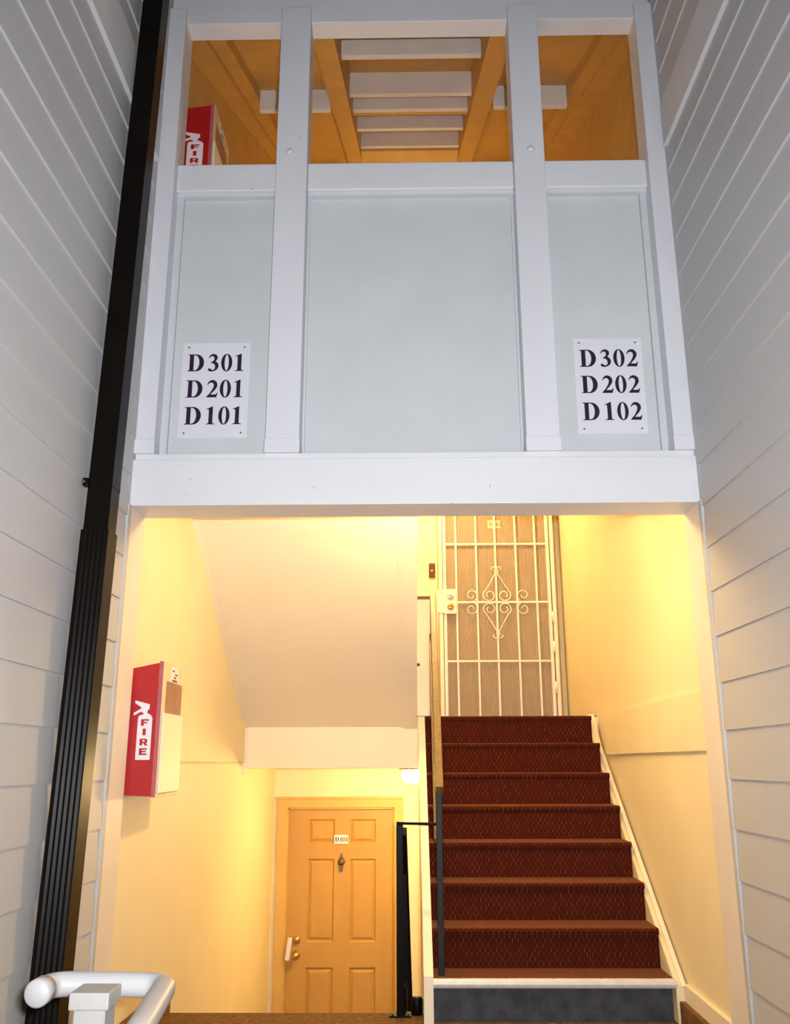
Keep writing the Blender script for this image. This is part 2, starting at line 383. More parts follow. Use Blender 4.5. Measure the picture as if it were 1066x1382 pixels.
# landing at the doors above, flight soffits, upper landings ----------
lan = struct(box('floor_upper', -1.16, 1.31, 6.30, YB, 1.118, L2, M_CREAMTRIM))
box('fascia_board', -1.125, 0.066, 6.285, 6.302, 1.116, 1.40, M_CREAMTRIM, lan, 0.003)
box('fascia_end_cleat', -1.145, -1.112, 6.27, 6.30, 1.075, 1.385, M_CREAMTRIM, lan, 0.002)
box('landing_carpet', -1.14, 1.30, 6.31, YB, L2, L2+0.006, M_CARPET, lan)
SL = (1.373-2.459)/(6.307-4.697)
def sz(y): return 2.459 + SL*(y-4.697)
sof = struct(slab_yz('ceiling_soffit', [(6.305, sz(6.305)), (4.62, sz(4.62)), (4.62, sz(4.62)+0.26), (6.305, sz(6.305)+0.26)], -1.18, 0.043, M_SOFFIT))
slab_yz('soffit_edge_board', [(6.305, sz(6.305)-0.014), (4.65, sz(4.65)-0.014), (4.65, sz(4.65)+0.30), (6.305, sz(6.305)+0.30)], -0.034, 0.055, M_SOFFIT, sof)
slab_yz('soffit_edge_strip', [(6.303, sz(6.303)-0.006), (4.65, sz(4.65)-0.006), (4.65, sz(4.65)+0.1), (6.303, sz(6.303)+0.1)], -0.058, -0.034, M_SOFFIT, sof)
bm = bmesh.new()
for y0, y1 in ((6.29, 4.63),):
    pts = []
    for dx, dz in ((0, -0.018), (0.022, -0.018), (0.022, 0.01), (0, 0.01)):
        pts.append(dx)
    a = [bm.verts.new((xl(6.29) + dx, 6.29, sz(6.29) + dz)) for dx, dz in ((0, -0.018), (0.022, -0.014), (0.022, 0.01), (0, 0.01))]
    b = [bm.verts.new((xl(4.63) + dx, 4.63, sz(4.63) + dz)) for dx, dz in ((0, -0.018), (0.022, -0.014), (0.022, 0.01), (0, 0.01))]
    bm.faces.new(a); bm.faces.new(list(reversed(b)))
    for i in range(4): bm.faces.new((a[i], b[i], b[(i+1) % 4], a[(i+1) % 4]))
obj('soffit_moulding', bm, M_CREAMTRIM, sof)
struct(box('ceiling_landing', -1.19, 1.25, 3.83, 4.66, 2.46, 2.72, M_SOFFIT))
struct(box('floor_top', -1.15, 1.31, 6.2, YB, 4.0, L3, M_SOFFIT))
struct(slab_yz('ceiling_soffit_upper', [(4.66, 2.46), (6.25, 4.0), (6.25, 4.25), (4.66, 2.72)], 0.1, 1.27, M_SOFFIT))

# roof over the stairwell, sloping up to the back ----------------------
def cz(y, d=0): return 5.09 - d + 0.48*(y - 4.08)
ce = empty('ceiling'); struct(ce)
def sloped(name, x0, x1, y0, y1, d0, d1, m):
    return slab_yz(name, [(y0, cz(y0, d1)), (y1, cz(y1, d1)), (y1, cz(y1, d0)), (y0, cz(y0, d0))], x0, x1, m, ce)
sloped('ceiling_sheet', -1.2, -0.46, 3.80, 7.6, -0.1, 0.0, M_CEIL)
sloped('ceiling_sheet', 0.53, 1.32, 3.80, 7.6, -0.1, 0.0, M_CEIL)
sloped('raised_ceiling_sheet', -0.46, 0.53, 3.80, 7.6, -0.30, -0.19, M_CEIL)
sloped('rafter', -0.500, -0.380, 3.825, 7.5, -0.25, 0.10, M_CEIL)
sloped('rafter', 0.460, 0.590, 3.825, 7.5, -0.25, 0.10, M_CEIL)
sloped('wall_plate', -1.2, -0.975, 3.825, 7.5, -0.01, 0.085, M_CEIL)
sloped('wall_plate_bead', -1.2, -1.06, 3.825, 7.5, 0.08, 0.125, M_CEIL)
sloped('wall_plate', 1.08, 1.32, 3.825, 7.5, -0.01, 0.085, M_CEIL)
sloped('wall_plate_bead', 1.165, 1.32, 3.825, 7.5, 0.08, 0.125, M_CEIL)
for y, z0, z1 in ((4.387, 5.237, 5.44), (5.102, 5.58, 5.76), (5.453, 5.749, 5.92), (5.955, 5.99, 6.17), (6.499, 6.251, 6.48)):
    box('cross_board', -0.380, 0.460, y, y+0.035, z0, z1, M_GREYBOARD, ce, 0.003)
box('cross_board_cleat', -0.380, 0.460, 5.49, 5.53, 5.76, 5.80, M_CEIL, ce)
box('end_frame', -0.380, 0.460, 6.535, 6.72, 6.23, 6.27, M_CEIL, ce, 0.004)
box('nailing_block', -0.975, -0.500, 5.0, 5.035, 5.372, 5.545, M_GREYBOARD, ce, 0.003)
box('nailing_block', 0.590, 1.08, 4.972, 5.007, 5.356, 5.53, M_GREYBOARD, ce, 0.003)
struct(slab_yz('roof', [(3.3, cz(3.3)+0.36), (7.9, cz(7.9)+0.36), (7.9, cz(7.9)+0.46), (3.3, cz(3.3)+0.46)], -1.4, 1.5, M_ROOF))

# facade: framed and panelled parapet over the opening -------------------
fr = empty('wall_front'); struct(fr)
box('beam', -1.209, 1.262, YF, 3.89, 2.2285, 2.4395, M_WHITE, fr, 0.003)
box('sill_strip', -1.200, 1.256, YF+0.012, 3.86, 2.4395, 2.468, M_WHITE, fr, 0.002)
PX = ((-1.203, -1.118), (-0.627, -0.476), (0.526, 0.675), (1.172, 1.258))
for i, (a, b) in enumerate(PX):
    p = box('post', a, b, YF, 3.83, 2.468, 4.89 if i else 4.895, M_POST, fr, 0.004)
    box('post_base_wrap', a-0.003, b+0.003, YF-0.004, 3.80, 2.469, 2.535, M_POST, p, 0.003)
    if 0 < i < 3: lathe('bolt_cap', [(0.001, -0.007), (0.014, -0.006), (0.018, 0.0)], M_POST, p, 14, 'Y', ((a+b)/2+0.02*(i-1.5), YF, 4.02))
box('beam', -1.2, 1.255, YF+0.028, 3.82, 4.818, 5.12, M_WHITE, fr, 0.003)
for a, b in ((-1.118, -0.627), (-0.476, 0.526), (0.675, 1.172)):
    box('cap_rail', a, b, YF+0.045, 3.83, 3.835, 3.985, M_WHITE, fr, 0.005)
    box('panel', a-0.01, b+0.01, 3.79, 3.82, 2.455, 3.84, M_PANEL, fr)
    box('panel_bottom_strip', a, b, 3.783, 3.79, 2.468, 2.505, M_PANEL, fr, 0.001)
    box('rail_shadow_bead', a, b, YF+0.075, 3.79, 3.822, 3.835, M_PANEL, fr)
for x0, x1 in ((-1.118, -1.085), (1.14, 1.172)):
    box('side_stop', x0, x1, 3.765, 3.79, 2.468, 3.835, M_PANEL, fr, 0.002)
for x0, x1 in ((-0.476, -0.464), (0.514, 0.526), (-0.639, -0.627), (0.675, 0.687)):
    box('side_stop', x0, x1, 3.775, 3.79, 2.468, 3.835, M_PANEL, fr, 0.002)

# ================================================================== STAIRS
XS0, XS1 = 0.1062, 1.2262
Y1, T, H = 4.566, 0.2231, 0.1817
Z1 = CAM_Z - 0.9748
st = thing('staircase', 'red carpeted stair flight climbing to the white barred security gate', 'stairs')
def nose(y, z, r=0.016):
    return [(y + r - r*math.cos(a), z - r + r*math.sin(a)) for a in (-PI/2*0.8, -0.6, 0, 0.5, 1.0, PI/2)]
for k in range(8):
    y, z = Y1 + k*T, Z1 + k*H
    depth = T + 0.03 if k < 7 else 0.19
    if k == 0:
        prof = [(y+0.012, z-0.03), (y+0.012, z), (y+depth, z), (y+depth, z-0.03)]
        slab_yz('tread', prof, XS0, XS1, M_CARPET, st)
        slab_yz('riser', [(y+0.022, 0.0), (y+0.022, z-0.03), (y+0.05, z-0.03), (y+0.05, 0.0)], XS0, XS1-0.012, M_RISERGREY, st)
        nz = slab_yz('nosing', [(y-0.006, z-0.030), (y-0.009, z-0.018), (y-0.004, z-0.004), (y+0.004, z+0.003), (y+0.020, z+0.003), (y+0.020, z-0.004), (y+0.012, z-0.006), (y+0.012, z-0.034), (y, z-0.036)], XS0-0.002, XS1+0.004, M_NOSING, st)
        for q in range(5):
            lathe('nosing_screw', [(0.001, 0.0015), (0.004, 0.0008), (0.0045, 0)], M_SCREW, nz, 8, 'Z', (XS0+0.12+q*0.22, y+0.012, z+0.003))
    else:
        prof = nose(y, z) + [(y+depth, z), (y+depth, z-0.03), (y+0.03, z-0.032)]
        slab_yz('tread', prof, XS0, XS1, M_CARPET, st)
        slab_yz('riser', [(y+0.020, z-H), (y+0.020, z-0.03), (y+0.05, z-0.03), (y+0.05, z-H)], XS0, XS1, M_CARPET, st)
# closed stringer wall between the two flights, its cap a hand above the nosing line
def nz_(y): return Z1 + (y-Y1)*H/T
prof = [(4.545, -0.02), (4.545, 0.20), (4.60, nz_(4.60)+0.03), (6.11, nz_(6.11)+0.01), (6.30, L2), (6.30, 1.118), (5.2, L1), (4.545, L1)]
slab_yz('stringer', prof, 0.062, XS0, M_CREAMTRIM, st)
# skirt board on the right wall with a bead along its top
def xrs(y): return xr(y)
bm = bmesh.new()
sk = [(4.56, 0.0), (4.56, 0.150), (6.06, 1.222), (6.29, 1.47), (6.29, L2-0.1), (4.9, 0.0)]
extrude_yz(bm, sk, 1.226, 1.273); obj('skirt_board', bm, M_CREAM, st)
beam('skirt_bead', (1.258, 4.545, 0.156), (1.258, 6.06, 1.240), 0.024, 0.012, M_CREAMTRIM, st, 0.003)
rebase(st, (0.66, 4.566, 0))
# landing baseboards and carpet cove
struct(along('baseboard_right', xr, 1, 3.893, 4.56, 0.094, 0.165, 0.02, M_CREAMTRIM, None))
b = struct(along('trim_5', xr, 1, 3.893, 4.575, 0.0, 0.094, 0.045, M_BROWN, None))
b = struct(along('trim_6', xl, -1, 3.893, 4.735, 0.0, 0.118, 0.030, M_BROWN, None))

# lower flight, going down to the ochre door
ls = thing('lower_staircase', 'brown carpeted stair flight descending to the ochre door', 'stairs')
hh = (0 - L1)/7
for k in range(1, 8):
    y, z = 4.74 + (k-1)*0.235, -k*hh
    slab_yz('riser', [(y-0.02, z), (y-0.02, z+hh-0.002), (y, z+hh-0.002), (y, z)], -1.092, 0.062, M_BROWN, ls)
    if k < 7: slab_yz('tread', [(y-0.02, z-0.03), (y-0.02, z), (y+0.24, z), (y+0.24, z-0.03)], -1.092, 0.062, M_BROWN, ls)
rebase(ls, (-0.55, 4.74, -0.05))

# ------------------------------------------------------------------ rails
hr = thing('handrail', 'gold-brown handrail on a dark iron post beside the red carpeted stairs', 'handrail')
box('post', 0.133, 0.163, 4.645, 4.675, Z1, 1.02, M_POSTIRON, hr, 0.003)
def rz(y): return 1.03 + (y-4.63)*0.826
beam('rail', (0.150, 4.62, rz(4.62)), (0.172, 6.13, rz(6.13)), 0.040, 0.042, M_RAIL, hr, 0.004)
beam('lower_rail', (0.128, 4.66, 0.78), (0.150, 6.13, 0.78+1.47*0.826), 0.012, 0.03, M_RAIL, hr, 0.002)
box('top_post', 0.152, 0.176, 6.12, 6.15, L2+0.006, 2.22, M_RAIL, hr, 0.003)
rebase(hr, (0.148, 4.66, Z1))
gp = thing('guard_panel', 'white guard panel with dark cap at the top landing edge', 'railing')
box('panel', 0.058, 0.160, 6.17, 6.19, L2+0.002, 2.255, M_CREAMTRIM, gp, 0.002)
box('cap', 0.050, 0.160, 6.155, 6.20, 2.255, 2.275, M_BELL, gp, 0.003)
lathe('wall_bolt', [(0.001, -0.012), (0.010, -0.008), (0.012, 0)], M_BELL, gp, 10, 'Y', (0.068, 6.17, 1.80))
rebase(gp, (0.11, 6.18, L2))
lr = thing('lower_handrail', 'black iron railing post with crossbar in front of the ochre door', 'handrail')
p = box('post', -0.066, -0.032, 4.683, 4.717, 0.006, 0.855, M_BLACK, lr, 0.003)
box('base_plate', -0.100, 0.004, 4.655, 4.735, 0.0, 0.008, M_BLACK, lr, 0.002)
for dx in (-0.085, -0.010): lathe('base_bolt', [(0.001, 0.012), (0.006, 0.010), (0.007, 0)], M_BRONZE, lr, 8, 'Z', (dx, 4.667, 0.008))
beam('crossbar', (-0.064, 4.70, 0.862), (0.140, 4.672, 0.858), 0.016, 0.014, M_BLACK, lr, 0.002)
beam('descending_rail', (-0.034, 4.74, 0.82), (-0.004, 6.36, -0.46), 0.042, 0.05, M_BLACK, lr, 0.004)
beam('descending_lower_rail', (-0.034, 4.74, 0.12), (-0.004, 6.2, -1.04), 0.03, 0.03, M_BLACK, lr, 0.003)
box('bottom_post', -0.030, 0.010, 6.34, 6.38, L1, -0.45, M_BLACK, lr, 0.003)
for q in range(1, 6):
    yy = 4.74 + q*0.26; xx = -0.034 + 0.03*(yy-4.74)/1.62
    box('baluster', xx-0.012, xx+0.012, yy-0.01, yy+0.01, 0.12-(yy-4.74)*0.79, 0.80-(yy-4.74)*0.79, M_BLACK, lr)
rebase(lr, (-0.05, 4.70, 0))
cyl = lathe('floor_stub', [(0.001, 0.0), (0.026, 0.0), (0.028, 0.012), (0.028, 0.066), (0.024, 0.074), (0.001, 0.076)], M_BLACK, None, 18, 'Z', (0.030, 4.715, 0.0))
tag(cyl, 'short black round stub on the landing floor beside the white stringer', 'stub')

# ------------------------------------------------------------------ doors
def door_leaf(parent, x0, x1, z0, z1, y, m, panels, pm):
    """leaf of stiles and rails with raised panels let in"""
    xs = sorted({x0, x1} | {p[0] for p in panels} | {p[1] for p in panels})
    zs = sorted({z0, z1} | {p[2] for p in panels} | {p[3] for p in panels})
    bm = bmesh.new()
    for i in range(len(xs)-1):
        for j in range(len(zs)-1):
            cx, cz_ = (xs[i]+xs[i+1])/2, (zs[j]+zs[j+1])/2
            hole = any(p[0] < cx < p[1] and p[2] < cz_ < p[3] for p in panels)
            if not hole: bx(bm, xs[i], xs[i+1], y, y+0.02, zs[j], zs[j+1])
    bx(bm, x0, x1, y+0.02, y+0.045, z0, z1)
    bmesh.ops.remove_doubles(bm, verts=bm.verts, dist=1e-5)
    leaf = obj('leaf', bm, m, parent)
    for a, b, c, d in panels:
        bm = bmesh.new(); e = 0.012; g = 0.034
        rings = [[(a, c), (b, c), (b, d), (a, d)], [(a+e, c+e), (b-e, c+e), (b-e, d-e), (a+e, d-e)], [(a+g, c+g), (b-g, c+g), (b-g, d-g), (a+g, d-g)]]
        ys = (y+0.001, y+0.014, y+0.003)
        vv = [[bm.verts.new((u, yy, v)) for u, v in r] for r, yy in zip(rings, ys)]
        for r0, r1 in zip(vv, vv[1:]):
            for i in range(4): bm.faces.new((r0[i], r0[(i+1) % 4], r1[(i+1) % 4], r1[i]))
        bm.faces.new(vv[2])
        for f in bm.faces:
            f.normal_update()
            if f.normal.y > 0: f.normal_flip()
        me = bpy.data.meshes.new('door_panel'); bm.to_mesh(me); bm.free()
        link('door_panel', me, pm, leaf)
    return leaf
d1 = empty('door_1'); struct(d1, 'ochre six-panel door numbered D 101')
x0, x1, zt = D1
PAN = []
for a, b in ((-0.812, -0.601), (-0.477, -0.270)):
    PAN += [(a, b, 0.532, 0.712), (a, b, -0.194, 0.412), (a, b, -1.02, -0.375)]
door_leaf(d1, x0, x1, L1+0.01, zt, YB+0.022, M_DOOR, PAN, M_DOOR)
box('casing', x0-0.075, x0+0.006, YB-0.022, YB+0.01, L1, zt+0.08, M_CASING, d1, 0.004)
box('casing', x1-0.006, x1+0.067, YB-0.022, YB+0.01, L1, zt+0.08, M_CASING, d1, 0.004)
box('casing', x0-0.0, x1+0.0, YB-0.0215, YB+0.01, zt-0.002, zt+0.0795, M_CASING, d1, 0.004)
box('casing_bead', x0-0.078, x1+0.070, YB-0.030, YB-0.01, zt+0.062, zt+0.083, M_CASING, d1, 0.003)
for a, b in ((x0, x0+0.014), (x1-0.014, x1)): box('stop', a, b, YB-0.006, YB+0.022, L1, zt, M_CASING, d1)
box('stop', x0, x1, YB-0.006, YB+0.022, zt-0.014, zt, M_CASING, d1)
PL = lambda x, y, z: (lambda u, v, w_: (x+u, y-w_, z+v))
np_ = box('number_plate', -0.605, -0.491, YB+0.016, YB+0.0225, 0.527, 0.593, M_PRINT, d1)
serif('D 101', -0.597, 0.542, 0.034, PL(0, YB+0.0155, 0), M_INK, np_)
kn = lathe('knocker', [(0.001, -0.018), (0.022, -0.016), (0.029, 0.0)], M_BRONZE, d1, 12, 'Y', (-0.545, YB+0.022, 0.388))
bm = bmesh.new(); bx(bm, -0.561, -0.529, YB+0.010, YB+0.022, 0.345, 0.425); bx(bm, -0.552, -0.538, YB+0.008, YB+0.022, 0.425, 0.455); bx(bm, -0.557, -0.533, YB+0.004, YB+0.016, 0.32, 0.352)
bevel(bm, 0.003, 1); obj('knocker_plate', bm, M_BRONZE, kn)
lathe('deadbolt', [(0.030, 0.0), (0.031, -0.012), (0.022, -0.022), (0.001, -0.024)], M_BRASS, d1, 18, 'Y', (-0.885, YB+0.022, -0.178))
lathe('knob', [(0.033, 0.0), (0.033, -0.006), (0.013, -0.010), (0.012, -0.032), (0.027, -0.044), (0.030, -0.058), (0.020, -0.070), (0.001, -0.074)], M_BRASS, d1, 18, 'Y', (-0.888, YB+0.022, -0.285))
hang = box('door_card', -0.016, 0.016, -0.0015, 0.0015, -0.10, 0.06, M_PRINT, None)
hang.rotation_euler = (0, math.radians(8), 0); hang.location = (-0.935, YB-0.056, -0.21)
tag(hang, 'small white paper card hung at the knob of the ochre door', 'card')

d2 = empty('door_2'); struct(d2, 'tan door behind the white security gate')
x0, x1, zt = D2
box('leaf', x0, x1, YB+0.03, YB+0.07, L2+0.006, zt, M_DOORTAN, d2)
for a, b in ((x0-0.055, x0), (x1, x1+0.055)):
    box('casing', a, b, YB-0.02, YB+0.03, L2+0.006, zt+0.06, M_CASING, d2, 0.004)
box('casing', x0, x1, YB-0.0195, YB+0.03, zt, zt+0.06, M_CASING, d2, 0.004)
for z in (2.41, 2.31): lathe('knob', [(0.030, 0.0), (0.030, -0.008), (0.016, -0.012), (0.026, -0.03), (0.001, -0.04)], M_BRASS, d2, 16, 'Y', (1.135, YB+0.03, z))

# ------------------------------------------------------------------ security gate
YG = 7.43
K = YG/7.45
gt = thing('security_gate', 'white iron security gate with scrollwork before the upper tan door', 'gate')
gx0, gx1 = 0.300, 1.232
gz0, gz1 = L2+0.02, 3.46
for a, b in ((gx0, gx0+0.026), (1.180, 1.206)): box('stile', a, b, YG-0.013, YG+0.013, gz0, gz1, M_GATE, gt, 0.003)
for a, b in ((gx0-0.036, gx0-0.006), (1.216, 1.246)):
    box('gate_frame', a, b, YG-0.018, YB+0.0, L2+0.006, gz1+0.04, M_GATE, gt, 0.003)
box('gate_frame', gx0-0.006, 1.216, YG-0.018, YG+0.02, gz1+0.012, gz1+0.04, M_GATE, gt, 0.003)
for z0, z1 in ((gz0, gz0+0.026), (gz1-0.026, gz1)): box('cross_rail', gx0+0.026, 1.180, YG-0.012, YG+0.012, z0, z1, M_GATE, gt, 0.002)
BX = (0.412, 0.585, 0.748, 0.922, 1.088)
for x in BX: box('bar', x-0.008, x+0.008, YG-0.008, YG+0.008, gz0+0.02, gz1-0.02, M_GATE, gt, 0.002)
for z in (2.954, 2.451, 1.958): box('cross_bar', gx0+0.026, 1.180, YG-0.0105, YG-0.0025, z-0.008, z+0.008, M_GATE, gt, 0.002)
box('screen', gx0+0.015, 1.192, YG+0.011, YG+0.0125, gz0+0.01, gz1-0.01, M_SCREEN, gt)
np2 = box('number_plate', 0.693, 0.804, YG+0.0085, YG+0.0108, 3.098, 3.168, M_CABFRONT, gt)
serif('D 202', 0.703, 3.116, 0.034, PL(0, YG+0.0078, 0), M_BRONZE, np2)
lb = box('lock_box', gx0+0.004, gx0+0.108, YG-0.030, YG+0.02, 2.350, 2.560, M_GATE, gt, 0.004)
box('strike_plate', gx0-0.050, gx0+0.004, YG-0.024, YG-0.018, 2.36, 2.555, M_GATE, lb, 0.002)
for z, mm in ((2.500, M_NOSING), (2.410, M_BRASS)):
    c = lathe('lock_cylinder', [(0.028, 0.0), (0.028, -0.008), (0.020, -0.014), (0.010, -0.016), (0.001, -0.016)], mm, lb, 18, 'Y', (gx0+0.058, YG-0.030, z))
    lathe('keyhole', [(0.007, 0.0), (0.007, -0.003), (0.001, -0.004)], M_BRONZE, c, 10, 'Y', (gx0+0.058, YG-0.046, z))
for z in (1.62, 1.95, 2.2): lathe('hinge_pin', [(0.001, -0.05), (0.011, -0.05), (0.011, 0.05), (0.001, 0.05)], M_GATE, gt, 10, 'Z', (1.211, YG-0.016, z+0.12))
def spiral(cx, cz_, r0, r1, a0, a1, n=18):
    return [(cx + (r0+(r1-r0)*i/n)*math.cos(math.radians(a0+(a1-a0)*i/n)), YG-0.014, cz_ + (r0+(r1-r0)*i/n)*math.sin(math.radians(a0+(a1-a0)*i/n))) for i in range(n+1)]
mx_, mz = 0.750, 2.451
def scroll(pts): tube('scroll', [(p[0], p[1], p[2]) for p in pts], 0.0042, M_GATE, gt, 6)
for sx in (-1, 1):
    for sv in (-1, 1):
        # heart side: small curl at the tip, a straight flank, a big curl back to the middle
        P = []
        tip = 0.275
        P += [(mx_ + sx*(0.022 + 0.018*math.cos(t)), YG-0.014, mz + sv*(tip + 0.012 + 0.018*math.sin(t))) for t in [math.radians(a) for a in (-40, 20, 80, 140, 200, 240)]]
        P += [(mx_ + sx*0.010, YG-0.014, mz + sv*0.245), (mx_ + sx*0.055, YG-0.014, mz + sv*0.165), (mx_ + sx*0.100, YG-0.014, mz + sv*0.090)]
        c = (0.062, 0.058)
        for i in range(17):
            a = math.radians(30 - i*28); r = 0.052*(1 - i/24.0) + 0.004
            P.append((mx_ + sx*(c[0] + r*math.cos(a)), YG-0.014, mz + sv*(c[1] + r*math.sin(a))))
        scroll(P)
        # C curls outside the middle bars
        bxm = BX[1] if sx < 0 else BX[3]
        Q = []
        for i in range(17):
            a = math.radians(-62 + i*26); r = 0.050*(1 - i/22.0) + 0.004
            Q.append((bxm + sx*(0.050 - r*math.cos(a) + 0.0), YG-0.014, mz + sv*(0.058 + r*math.sin(a))))
        scroll(Q)
rebase(gt, (0.76, YG, L2))

# door bell
bl = thing('door_bell', 'small bronze door bell on the cream wall left of the gate', 'door bell')
box('plate', 0.182, 0.238, YB-0.012, YB, 2.685, 2.815, M_BELL, bl, 0.003)
lathe('button', [(0.014, 0.0), (0.014, -0.006), (0.008, -0.010), (0.001, -0.010)], M_BRASS, bl, 14, 'Y', (0.210, YB-0.012, 2.745))
lathe('screw', [(0.004, 0.0), (0.001, -0.003)], M_BRASS, bl, 8, 'Y', (0.210, YB-0.012, 2.795))
rebase(bl, (0.21, YB, 2.75))

# ------------------------------------------------------------------ lamps
def lamp(pos, r, name, label, strength, wall=False):
    t = thing(name, label, 'lamp', None)
    x, y, z = pos
    lathe('base', [(0.001, 0.055), (r*1.25, 0.055), (r*1.25, 0.045), (r*0.9, 0.030), (0.001, 0.030)], M_BRONZE if not wall else M_BRASS, t, 20, 'Z', pos)
    lathe('globe', [(0.001, 0.030), (r*0.8, 0.029), (r, 0.0), (r*0.92, -0.025), (r*0.6, -0.046), (r*0.25, -0.054), (0.001, -0.055)], emit(name+'_glow', WARM, strength), t, 20, 'Z', pos)
    rebase(t, (x, y, z+0.055))
    return t
lamp((0.02, 6.62, 1.064), 0.075, 'ceiling_lamp', 'glowing dome lamp under the landing above the ochre door', LAMP_1)
lamp((0.12, 4.12, 2.405), 0.075, 'landing_lamp', 'dome lamp on the landing ceiling behind the front beam', LAMP_A)
lamp((0.12, 6.70, 3.945), 0.085, 'gate_lamp', 'dome lamp on the ceiling before the security gate', LAMP_2)
L3P = (0.04, 7.30, 5.15)
t = thing('wall_lamp', 'wall lamp under the sloping roof behind the parapet', 'lamp')
box('backplate', L3P[0]-0.05, L3P[0]+0.05, YB-0.02, YB, L3P[2]-0.10, L3P[2]+0.06, M_BRASS, t, 0.004)
tube('arm', [(L3P[0], YB-0.02, L3P[2]-0.06), (L3P[0], L3P[1]+0.04, L3P[2]-0.09), (L3P[0], L3P[1], L3P[2]-0.075)], 0.010, M_BRASS, t)
lathe('globe', [(0.001, -0.075)] + [(0.075*math.sin(a), -0.075*math.cos(a)) for a in [PI*i/10 for i in range(1, 10)]] + [(0.001, 0.075)], emit('wall_lamp_glow', WARM, LAMP_3), t, 20, 'Z', L3P)
rebase(t, (L3P[0], YB, L3P[2]))

# ------------------------------------------------------------------ unit number signs
def sign(cx, z0, label, rows):
    t = thing('number_sign', label, 'sign', 'unit number signs on the facade panels')
    W_, H_ = 0.318, 0.474
    yb = 3.79
    box('plate', cx-W_/2, cx+W_/2, yb-0.005, yb-0.001, z0, z0+H_, M_SIGN, t, 0.001)
    pl = lambda u, v, w_: (cx - W_/2 + u, yb - 0.0056 - w_, z0 + v)
    h = 0.086
    for r, f in zip(rows, (0.305, 0.582, 0.862)):
        v0 = H_*(1-f)
        u = 0.085*W_
        for ch, u in zip(r.replace(' ', ''), (0.085*W_, 0.385*W_, 0.572*W_, 0.765*W_)):
            fill_mesh('character', [[(u + a*h*0.98, v0 + b*h) for a, b in lp] for lp in GLYPH[ch][1]], pl, M_INK, t)
    for u in (0.09, 0.91):
        for v in (0.05, 0.95):
            lathe('screw', [(0.0045, 0.0), (0.004, -0.003), (0.001, -0.004)], M_SCREW, t, 8, 'Y', (cx - W_/2 + u*W_, yb-0.005, z0 + v*H_))
    rebase(t, (cx, yb, z0))
sign(-0.887, 2.577, 'white D 301 sign on the grey panel nearest the black downspout', ('D 301', 'D 201', 'D 101'))
sign(0.934, 2.583, 'white D 302 sign on the grey panel over the red carpeted stairs', ('D 302', 'D 202', 'D 102'))

# ------------------------------------------------------------------ fire extinguisher cabinets
def cabinet(xw, xf, y0, y1, z0, z1, name, label):
    t = thing(name, label, 'cabinet', 'red fire extinguisher cabinets on the left wall')
    zw = z1 - 0.028                                  # top falls back towards the wall
    w_ = xf - xw; hgt = z1 - z0
    # body: red box, its end with FIRE faces the entrance
    bm = bmesh.new()
    pr = [(xw, z0+0.006), (xf-0.012, z0), (xf-0.012, z1-0.002), (xw, zw)]
    a = [bm.verts.new((x, y0, z)) for x, z in pr]; b = [bm.verts.new((x, y1, z)) for x, z in pr]
    bm.faces.new(a); bm.faces.new(list(reversed(b)))
    for i in range(4): bm.faces.new((a[i], b[i], b[(i+1) % 4], a[(i+1) % 4]))
    obj('body', bm, M_RED, t)
    # front frame facing the landing
    f = box('front_frame', xf-0.012, xf, y0-0.004, y1+0.004, z0-0.004, z1+0.004, M_CABFRONT, t, 0.002)
    box('front_edge', xf-0.020, xf-0.002, y0-0.007, y0-0.003, z0-0.002, z1+0.002, M_REDEDGE, t, 0.001)
    ym = (y0+y1)/2
    box('window', xf-0.002, xf+0.002, y0+0.05, y1-0.05, z0+hgt*0.60, z1-hgt*0.14, M_CABWIN, f)
    box('lower_cover', xf, xf+0.010, y0+0.006, y1-0.03, z0+0.012, z0+hgt*0.615, M_CREAMTRIM, f, 0.004)
    s = box('sticker', xf, xf+0.002, y0+0.12, y0+0.24, z1-hgt*0.125, z1-hgt*0.015, M_PRINT, f)
    for q, (ya, yb_) in enumerate(((0.135, 0.17), (0.18, 0.225), (0.16, 0.20), (0.14, 0.22))):
        zz = z1 - hgt*(0.04 + 0.025*max(0, q-0)) if q else z1 - hgt*0.04
        box('print_line', xf+0.002, xf+0.0025, y0+ya, y0+yb_, zz-0.008, zz, M_BRONZE, s)
    # extinguisher pictogram and word on the end
    def pl(u, v, k): return (xw + w_*u, y0 - 0.0012 - k, z0 + hgt*v)
    pic = fill_mesh('pictogram', [[(0.28, 0.265), (0.73, 0.265), (0.73, 0.575), (0.68, 0.595), (0.56, 0.61), (0.57, 0.635), (0.62, 0.64), (0.62, 0.675), (0.56, 0.68), (0.16, 0.705),
                                   (0.16, 0.685), (0.36, 0.655), (0.36, 0.645), (0.13, 0.612), (0.14, 0.592), (0.36, 0.622), (0.47, 0.605), (0.30, 0.59), (0.28, 0.565)]], pl, M_PRINT, t)
    for ch, v in zip('FIRE', (0.515, 0.445, 0.37, 0.300)):
        hh_ = 0.050
        fill_mesh('letter', [[(0.385 + a*0.30, v + b_*hh_) for a, b_ in lp] for lp in GLYPH[ch][1]], lambda u, v_, k: (xw + w_*u, y0 - 0.0026 - k, z0 + hgt*v_), M_RED, pic)
    rebase(t, (xw, ym, z0)); return t
cabinet(-1.206, -1.068, 3.915, 4.285, 1.018, 1.582, 'extinguisher_cabinet', 'red cabinet marked FIRE on the cream wall of the entrance opening')
cabinet(-1.206, -1.018, 3.99, 4.36, 3.98, 4.56, 'extinguisher_cabinet', 'red cabinet marked FIRE behind the parapet, partly hidden by its cap rail')

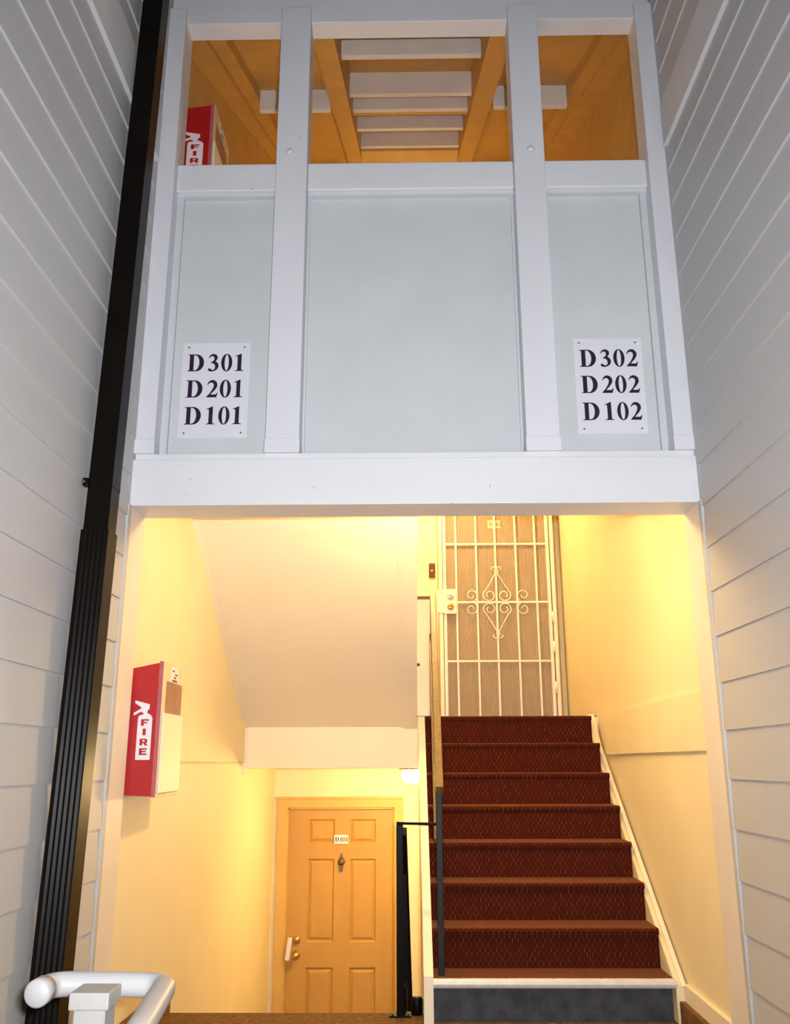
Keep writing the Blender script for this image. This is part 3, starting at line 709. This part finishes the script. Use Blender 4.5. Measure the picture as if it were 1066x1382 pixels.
# ------------------------------------------------------------------ downspout
ds = thing('downspout', 'black rectangular downspout running down the left sided wall', 'downspout')
def spout(name, x0, x1, y0, y1, z0, z1, ribs):
    bm = bmesh.new()
    prof = [(x0, y1), (x1, y1), (x1, y0)]
    n = ribs
    if n:
        for i in range(n*4 + 1):
            u = i/(n*4); prof.append((x1 - 0.006 - (x1-x0-0.012)*u, y0 - 0.004*(0.5-0.5*math.cos(2*PI*n*u))))
    prof.append((x0, y0))
    a = [bm.verts.new((x, y + 0.045*(z0-2.1), z0)) for x, y in prof]; b = [bm.verts.new((x, y + 0.045*(z1-2.1), z1)) for x, y in prof]   # hangs a little out of plumb
    bm.faces.new(a); bm.faces.new(list(reversed(b)))
    for i in range(len(prof)): bm.faces.new((a[i], b[i], b[(i+1) % len(prof)], a[(i+1) % len(prof)]))
    return obj(name, bm, M_SPOUT, ds)
spout('upper_pipe', -1.175, -1.086, 3.105, 3.195, 1.95, 6.4, 0)
spout('ribbed_pipe', -1.181, -1.080, 3.100, 3.197, -0.33, 1.97, 5)
br = box('bracket', -1.192, -1.170, 3.09, 3.12, 2.135, 2.165, M_SPOUT, ds, 0.003)
lathe('bracket_screw', [(0.001, -0.006), (0.006, -0.004), (0.007, 0)], M_SCREW, br, 8, 'Y', (-1.186, 3.09, 2.15))
box('bracket_strap', -1.1765, -1.0845, 3.1035, 3.1965, 2.138, 2.162, M_SPOUT, ds)
rebase(ds, (-1.14, 3.15, -0.33))

# ------------------------------------------------------------------ pipe rail in the foreground
pr = thing('pipe_rail', 'white round pipe rail bent in a U in the left foreground', 'handrail')
def arc(c, r, a0, a1, z, n=6): return [(c[0] + r*math.cos(math.radians(a0+(a1-a0)*i/n)), c[1] + r*math.sin(math.radians(a0+(a1-a0)*i/n)), z) for i in range(n+1)]
PZ = 0.686
tube('pipe', [(-0.790, 2.08, PZ), (-0.790, 2.12, PZ)] + arc((-0.755, 2.125), 0.035, 180, 95, PZ, 5) + [(-0.65, 2.158, PZ)] + arc((-0.580, 2.10), 0.05, 85, 5, PZ, 6) + [(-0.512, 1.95, PZ), (-0.500, 1.85, PZ), (-0.40, 1.0, PZ)], 0.0255, M_PVC, pr, 20)
lathe('end_cap', [(0.001, -0.010), (0.024, -0.010), (0.0285, -0.005), (0.0285, 0.03)], M_PVC, pr, 20, 'Y', (-0.790, 2.08, PZ))
tube('support', [(-0.41, 1.1, PZ-0.02), (-0.41, 1.1, -0.35)], 0.022, M_PVC, pr, 14)
rebase(pr, (-0.41, 1.1, -0.35))
rp = thing('rail_post', 'pale square rail post with flat cap in front of the white pipe', 'post')
bm = bmesh.new(); bx(bm, -0.688, -0.622, 2.008, 2.077, -0.35, 0.672); bevel(bm, 0.003, 1); obj('shaft', bm, M_RAILPOST, rp)
bm = bmesh.new(); bx(bm, -0.696, -0.614, 2.0, 2.085, 0.671, 0.704); bevel(bm, 0.003, 2); obj('cap', bm, M_RAILPOST, rp)
rebase(rp, (-0.655, 2.04, -0.35))
